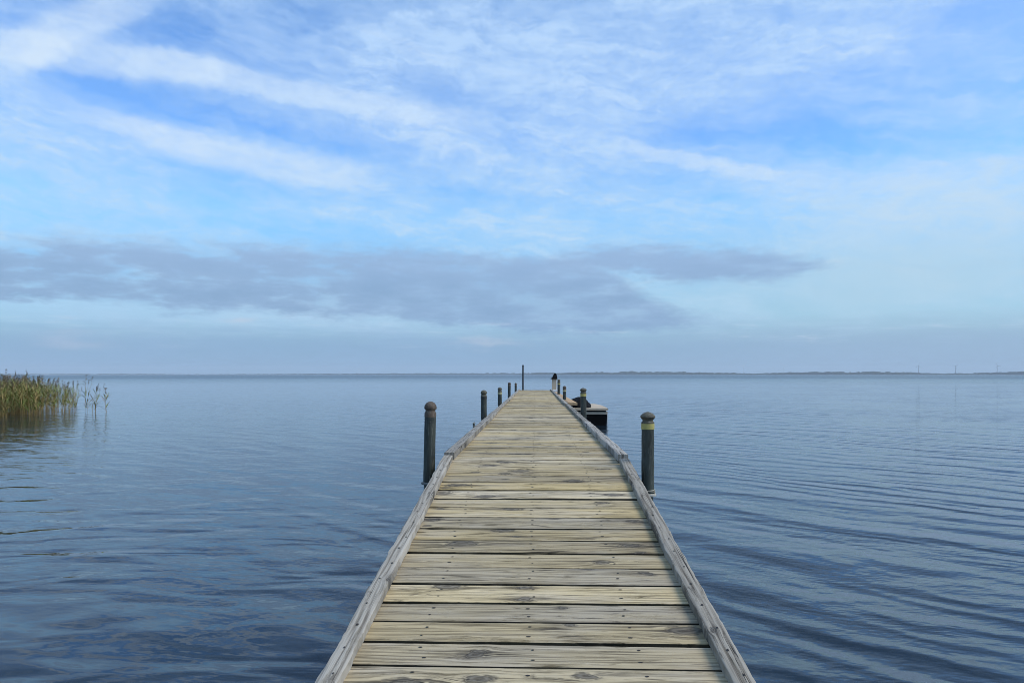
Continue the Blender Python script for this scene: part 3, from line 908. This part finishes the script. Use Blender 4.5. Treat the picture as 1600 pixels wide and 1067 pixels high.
# hooded beige post box on the right rail, far down
t = empty('post_box', (0.70, 26.0, DZ + RT))
link('body', box_mesh('body', (-0.075, -0.08, 0.0), (0.06, 0.08, 0.42), 0.008), M['beige'], t)
link('corner_strip', box_mesh('corner_strip', (0.061, -0.085, 0.0), (0.09, 0.06, 0.40), 0.004), M['white'], t)
link('foot', box_mesh('foot', (-0.06, -0.14, 0.0), (0.10, -0.083, 0.045), 0.008), M['white'], t)
V = [(-0.12, -0.12, 0.40), (0.10, -0.12, 0.40), (0.10, 0.12, 0.40), (-0.12, 0.12, 0.40), (-0.06, -0.10, 0.47), (0.09, -0.10, 0.47), (0.09, 0.10, 0.47), (-0.06, 0.10, 0.47),
     (0.00, -0.06, 0.60), (0.06, -0.06, 0.60), (0.06, 0.06, 0.60), (0.00, 0.06, 0.60)]
F = [(3, 2, 1, 0), (0, 1, 5, 4), (1, 2, 6, 5), (2, 3, 7, 6), (3, 0, 4, 7), (4, 5, 9, 8), (5, 6, 10, 9), (6, 7, 11, 10), (7, 4, 8, 11), (8, 9, 10, 11)]
link('hood', mesh_of('hood', V, F), M['tarp'], t)
t.scale = (1.15, 1.15, 1.08)
tag(t, 'small beige post box with dark peaked hood on the right rail', 'post box')

# tan timber lying along the outside of the jetty
me = board('landing_board', 11.2, 0.22, 0.06, 30, 2, 91)
o = link('landing_board', me, [M['tan']], None, (0.845, 23.0, -0.685), (0, 0, R(90.8)))
knots(o, random.Random(8), 8, 0.2, 3)
tag(o, 'long tan timber board fixed outside the right rail behind the posts', 'timber board')

# cleat on the left rail
t = empty('mooring_cleat', (-0.70, 8.25, DZ + 0.02))
link('base', box_mesh('base', (-0.02, -0.05, 0.0), (0.018, 0.05, 0.02), 0.004), M['ring_dark'], t)
link('horn', tube('horn', [(-0.01, -0.09, 0.052), (-0.01, -0.04, 0.046), (-0.01, 0.04, 0.046), (-0.01, 0.09, 0.052)], [0.008, 0.013, 0.013, 0.008], 8), M['ring_dark'], t)
link('stem', box_mesh('stem', (-0.022, -0.025, 0.018), (0.0, 0.025, 0.045), 0.003), M['ring_dark'], t)
tag(t, 'small dark mooring cleat on the outside of the left rail', 'cleat')


# ------------------------------------------------------------------ moored boat
def boat():
    bx, by = 1.61, 21.1
    t = empty('moored_boat', (bx, by, WZ))
    Lb = 3.1
    def loft(secs):
        V, F = [], []
        n_ = len(secs[0])
        for s_ in secs: V += s_
        for i in range(len(secs) - 1):
            for k in range(n_):
                F.append((i * n_ + k, i * n_ + (k + 1) % n_, (i + 1) * n_ + (k + 1) % n_, (i + 1) * n_ + k))
        F.append(tuple(reversed(range(n_)))); F.append(tuple((len(secs) - 1) * n_ + k for k in range(n_)))
        return V, F
    def sec(yq, w, zb, zt, tuck):
        return [(-w * tuck, yq, zb), (w * tuck, yq, zb), (w * 0.97, yq, zb + 0.10), (w, yq, zt), (-w, yq, zt), (-w * 0.97, yq, zb + 0.10)]
    V, F = loft([sec(0, 0.52, -0.16, 0.325, 0.86), sec(0.9, 0.54, -0.17, 0.325, 0.86), sec(2.0, 0.53, -0.16, 0.33, 0.84), sec(2.8, 0.46, -0.08, 0.335, 0.8), sec(Lb, 0.40, 0.06, 0.34, 0.75)])
    link('hull', mesh_of('hull', V, F), M['black'], t)
    V, F = loft([sec2 for sec2 in [[(-w, yq, 0.327), (w, yq, 0.327), (w + 0.008, yq, 0.40), (-w - 0.008, yq, 0.40)] for yq, w in ((-0.012, 0.525), (0.9, 0.545), (2.0, 0.535), (2.8, 0.465), (Lb, 0.405))]])
    link('strake', mesh_of('strake', V, F), M['beige'], t)
    V, F = loft([[(-w, yq, 0.402), (w, yq, 0.402), (w, yq, 0.445), (-w, yq, 0.445)] for yq, w in ((0.03, 0.49), (0.9, 0.51), (2.0, 0.50), (2.8, 0.43), (Lb - 0.03, 0.37))])
    link('coaming', mesh_of('coaming', V, F), M['black'], t)
    V, F = loft([[(-w, yq, 0.447), (w, yq, 0.447), (w, yq, 0.500), (w - 0.02, yq, 0.512), (-w + 0.02, yq, 0.512), (-w, yq, 0.500)] for yq, w in ((-0.06, 0.545), (0.9, 0.565), (2.0, 0.555), (2.8, 0.485), (Lb + 0.03, 0.42))])
    link('deck', mesh_of('deck', V, F), M['cream'], t)
    link('corner_guard', box_mesh('corner_guard', (0.521, -0.02, 0.02), (0.545, 0.03, 0.326), 0.004), M['white'], t)
    tag(t, 'small flat decked boat with cream top and black hull moored right of the jetty', 'boat')
    # black tarpaulin heap on its deck
    V, F = [], []
    nu, nv = 18, 9
    for j in range(nv + 1):
        ph = j / nv * math.pi / 2
        for i in range(nu):
            a = 2 * math.pi * i / nu
            rr = math.cos(ph) ** 0.8 if j < nv else 0.0
            n_ = 1 + 0.22 * mnoise.noise(Vector((math.cos(a) * 1.6, math.sin(a) * 1.6, ph * 1.5)))
            V.append((0.29 * rr * math.cos(a) * n_, 0.42 * rr * math.sin(a) * n_, 0.24 * math.sin(ph) * (1 - 0.35 * math.cos(a) * math.cos(ph)) * n_))
    for j in range(nv):
        for i in range(nu):
            F.append((j * nu + i, j * nu + (i + 1) % nu, (j + 1) * nu + (i + 1) % nu, (j + 1) * nu + i))
    F.append(tuple(reversed(range(nu))))
    o = link('tarpaulin_heap', mesh_of('tarpaulin_heap', V, F, True), M['tarp'], None, (bx - 0.22, by + 0.60, WZ + 0.513))
    o.scale = (1.2, 1.2, 1.15)
    tag(o, 'black tarpaulin heap lying on the deck of the moored boat', 'tarpaulin')


boat()


# ------------------------------------------------------------------ reeds
def reed_geo(rng, H, lean, bag):
    """adds one reed to bag = {'straw':(V,F), 'leaf':..., 'head':...}; returns nothing"""
    def strip(key, pts, w, side):
        V, F = bag[key]
        k0 = len(V)
        n_ = len(pts)
        for i, p in enumerate(pts):
            ww = w[i]
            V.append(tuple(p + side * ww)); V.append(tuple(p - side * ww))
        for i in range(n_ - 1):
            a = k0 + i * 2
            F.append((a, a + 1, a + 3, a + 2))
    def stem(key, pts, rad):
        V, F = bag[key]
        k0 = len(V)
        for i, p in enumerate(pts):
            for k in range(3):
                a = 2 * math.pi * k / 3
                V.append((p.x + rad[i] * math.cos(a), p.y + rad[i] * math.sin(a), p.z))
        for i in range(len(pts) - 1):
            for k in range(3):
                F.append((k0 + i * 3 + k, k0 + i * 3 + (k + 1) % 3, k0 + i * 3 + 3 + (k + 1) % 3, k0 + i * 3 + 3 + k))
    return strip, stem


def add_reed(rng, base, H, bag, lean=None, heads=0.6):
    strip, stem = reed_geo(rng, H, lean, bag)
    if lean is None:
        lean = Vector((rng.gauss(0.05, 0.10), rng.gauss(0, 0.10), 0))
    curve_ = Vector((rng.gauss(0.06, 0.08), rng.gauss(0, 0.08), 0))
    def pos(t): return base + Vector((0, 0, H * t)) + lean * (H * t) + curve_ * (H * t * t)
    pts = [pos(t) for t in (-0.15, 0.2, 0.5, 0.75, 1.0)]
    stem('straw', pts, [0.0065, 0.006, 0.005, 0.004, 0.002])
    for k in range(rng.randint(7, 11)):
        t = rng.uniform(0.06, 0.90)
        a = rng.uniform(0, 2 * math.pi)
        d = Vector((math.cos(a), math.sin(a), 0))
        Ln = rng.uniform(0.25, 0.50) * (1.15 - 0.4 * t)
        up = rng.uniform(0.5, 1.1)
        p0 = pos(t)
        drp = rng.uniform(0.1, 0.6)
        lp = [p0 + d * (Ln * q) * 0.7 + Vector((0, 0, Ln * (up * q - drp * q * q))) for q in (0, 0.35, 0.7, 1.0)]
        sd_ = Vector((-d.y, d.x, 0.2)).normalized()
        strip('leaf' if rng.random() < 0.75 else 'straw', lp, [0.005, 0.012, 0.009, 0.001], sd_)
    if rng.random() < heads:
        p0 = pos(0.97)
        d = Vector((rng.gauss(0.5, 0.5), rng.gauss(0, 0.5), 0))
        for k in range(7):
            q0 = p0 + Vector((0, 0, 0.03 * k))
            dd = (d * 0.5 + Vector((rng.gauss(0, 0.4), rng.gauss(0, 0.4), 0.9))).normalized()
            ln = rng.uniform(0.07, 0.13)
            sd_ = dd.cross(Vector((rng.random(), rng.random(), rng.random()))).normalized()
            strip('head', [q0, q0 + dd * ln * 0.5, q0 + dd * ln + Vector((0.02, 0, -0.02))], [0.004, 0.013, 0.002], sd_)


def bag_mesh(name, bag):
    V, F, MI = [], [], []
    for mi, key in enumerate(('straw', 'leaf', 'head')):
        v, f = bag[key]
        k0 = len(V)
        V += v
        F += [tuple(q + k0 for q in ff) for ff in f]
        MI += [mi] * len(f)
    return mesh_of(name, V, F, False, MI)


def new_bag(): return {k: ([], []) for k in ('straw', 'leaf', 'head')}


rng = random.Random(21)
bag = new_bag()
count = 0
while count < 4200:
    x = rng.uniform(-34, -17.6); y = rng.uniform(23.5, 36)
    b_ = x / y                                        # bearing: the bed thins out towards open water
    edge_ = -0.640 - 0.02 * mnoise.noise(Vector((y * 0.6, 2, 0)))
    dens = min(1.0, max(0.0, (edge_ - b_) / 0.10 + 0.03))
    front = 25.6 + (-1.6 if b_ < -0.76 else 0.0) + 1.4 * mnoise.noise(Vector((x * 0.5, 4, 0))) + (1.6 if b_ > -0.71 else 0.0)
    if b_ > -0.645 or y < front or rng.random() > dens ** 1.3 * (1.0 if y < 31 else 0.6): continue
    H = rng.uniform(0.85, 1.30) * (0.66 + 0.38 * min(1, (edge_ - b_) / 0.09))
    if rng.random() < 0.06: H *= 1.18
    add_reed(rng, Vector((x, y, 0)), H, bag, heads=0.42)
    count += 1
o = link('reed_bed', bag_mesh('reed_bed', bag), [M['reed_straw'], M['reed_leaf'], M['reed_head']], None, (0, 0, WZ))
tag(o, 'dense green and brown reed bed standing in the water at the left edge', 'reeds', kind='stuff')


def single_reed(x, y, H, lean, label, seed, n_=1):
    t = empty('reed_plant', (x, y, WZ))
    bag = new_bag()
    rg = random.Random(seed)
    for k in range(n_):
        add_reed(rg, Vector((rg.gauss(0, 0.05) * (k > 0), rg.gauss(0, 0.1) * (k > 0), 0)), H * rg.uniform(0.8, 1.0) if k else H, bag, Vector(lean), heads=1.0)
    for key, nm, mt in (('straw', 'stem', 'reed_straw'), ('leaf', 'leaves', 'reed_leaf'), ('head', 'seed_head', 'reed_head')):
        if bag[key][0]: link(nm, mesh_of(nm, *bag[key]), M[mt], t)
    tag(t, label, 'reed', 'single reeds at the edge of the reed bed')


single_reed(-18.2, 28.2, 1.30, (-0.02, 0, 0), 'tallest lone reed clump standing just right of the reed bed', 3, 3)
single_reed(-17.95, 28.5, 0.85, (0.02, 0, 0), 'thin upright reed between the tallest clump and the bent outer reeds', 5, 2)
single_reed(-17.7, 28.1, 0.95, (-0.06, 0, 0), 'lone reed leaning left, second from the open water', 8, 2)
single_reed(-17.4, 28.3, 0.90, (-0.12, 0, 0), 'outermost lone reed of the bed, bent at its tip', 12, 2)

# ------------------------------------------------------------------ haze
hz = link('haze', box_mesh('haze', (-13500, -13500, -5.0), (13500, 13500, 150.0)), bpy.data.materials.new('haze_air'))
hm = hz.data.materials[0]
hm.use_nodes = True
H_ = NT(hm.node_tree)
ho = H_.n('ShaderNodeOutputMaterial')
hv = H_.n('ShaderNodeVolumePrincipled')
hv.inputs['Color'].default_value = (0.80, 0.88, 0.96, 1)
hv.inputs['Density'].default_value = 0.00008
hv.inputs['Anisotropy'].default_value = 0.0
H_.t.links.new(hv.outputs[0], ho.inputs['Volume'])
tag(hz, 'thin pale blue haze over the lake', kind='stuff')
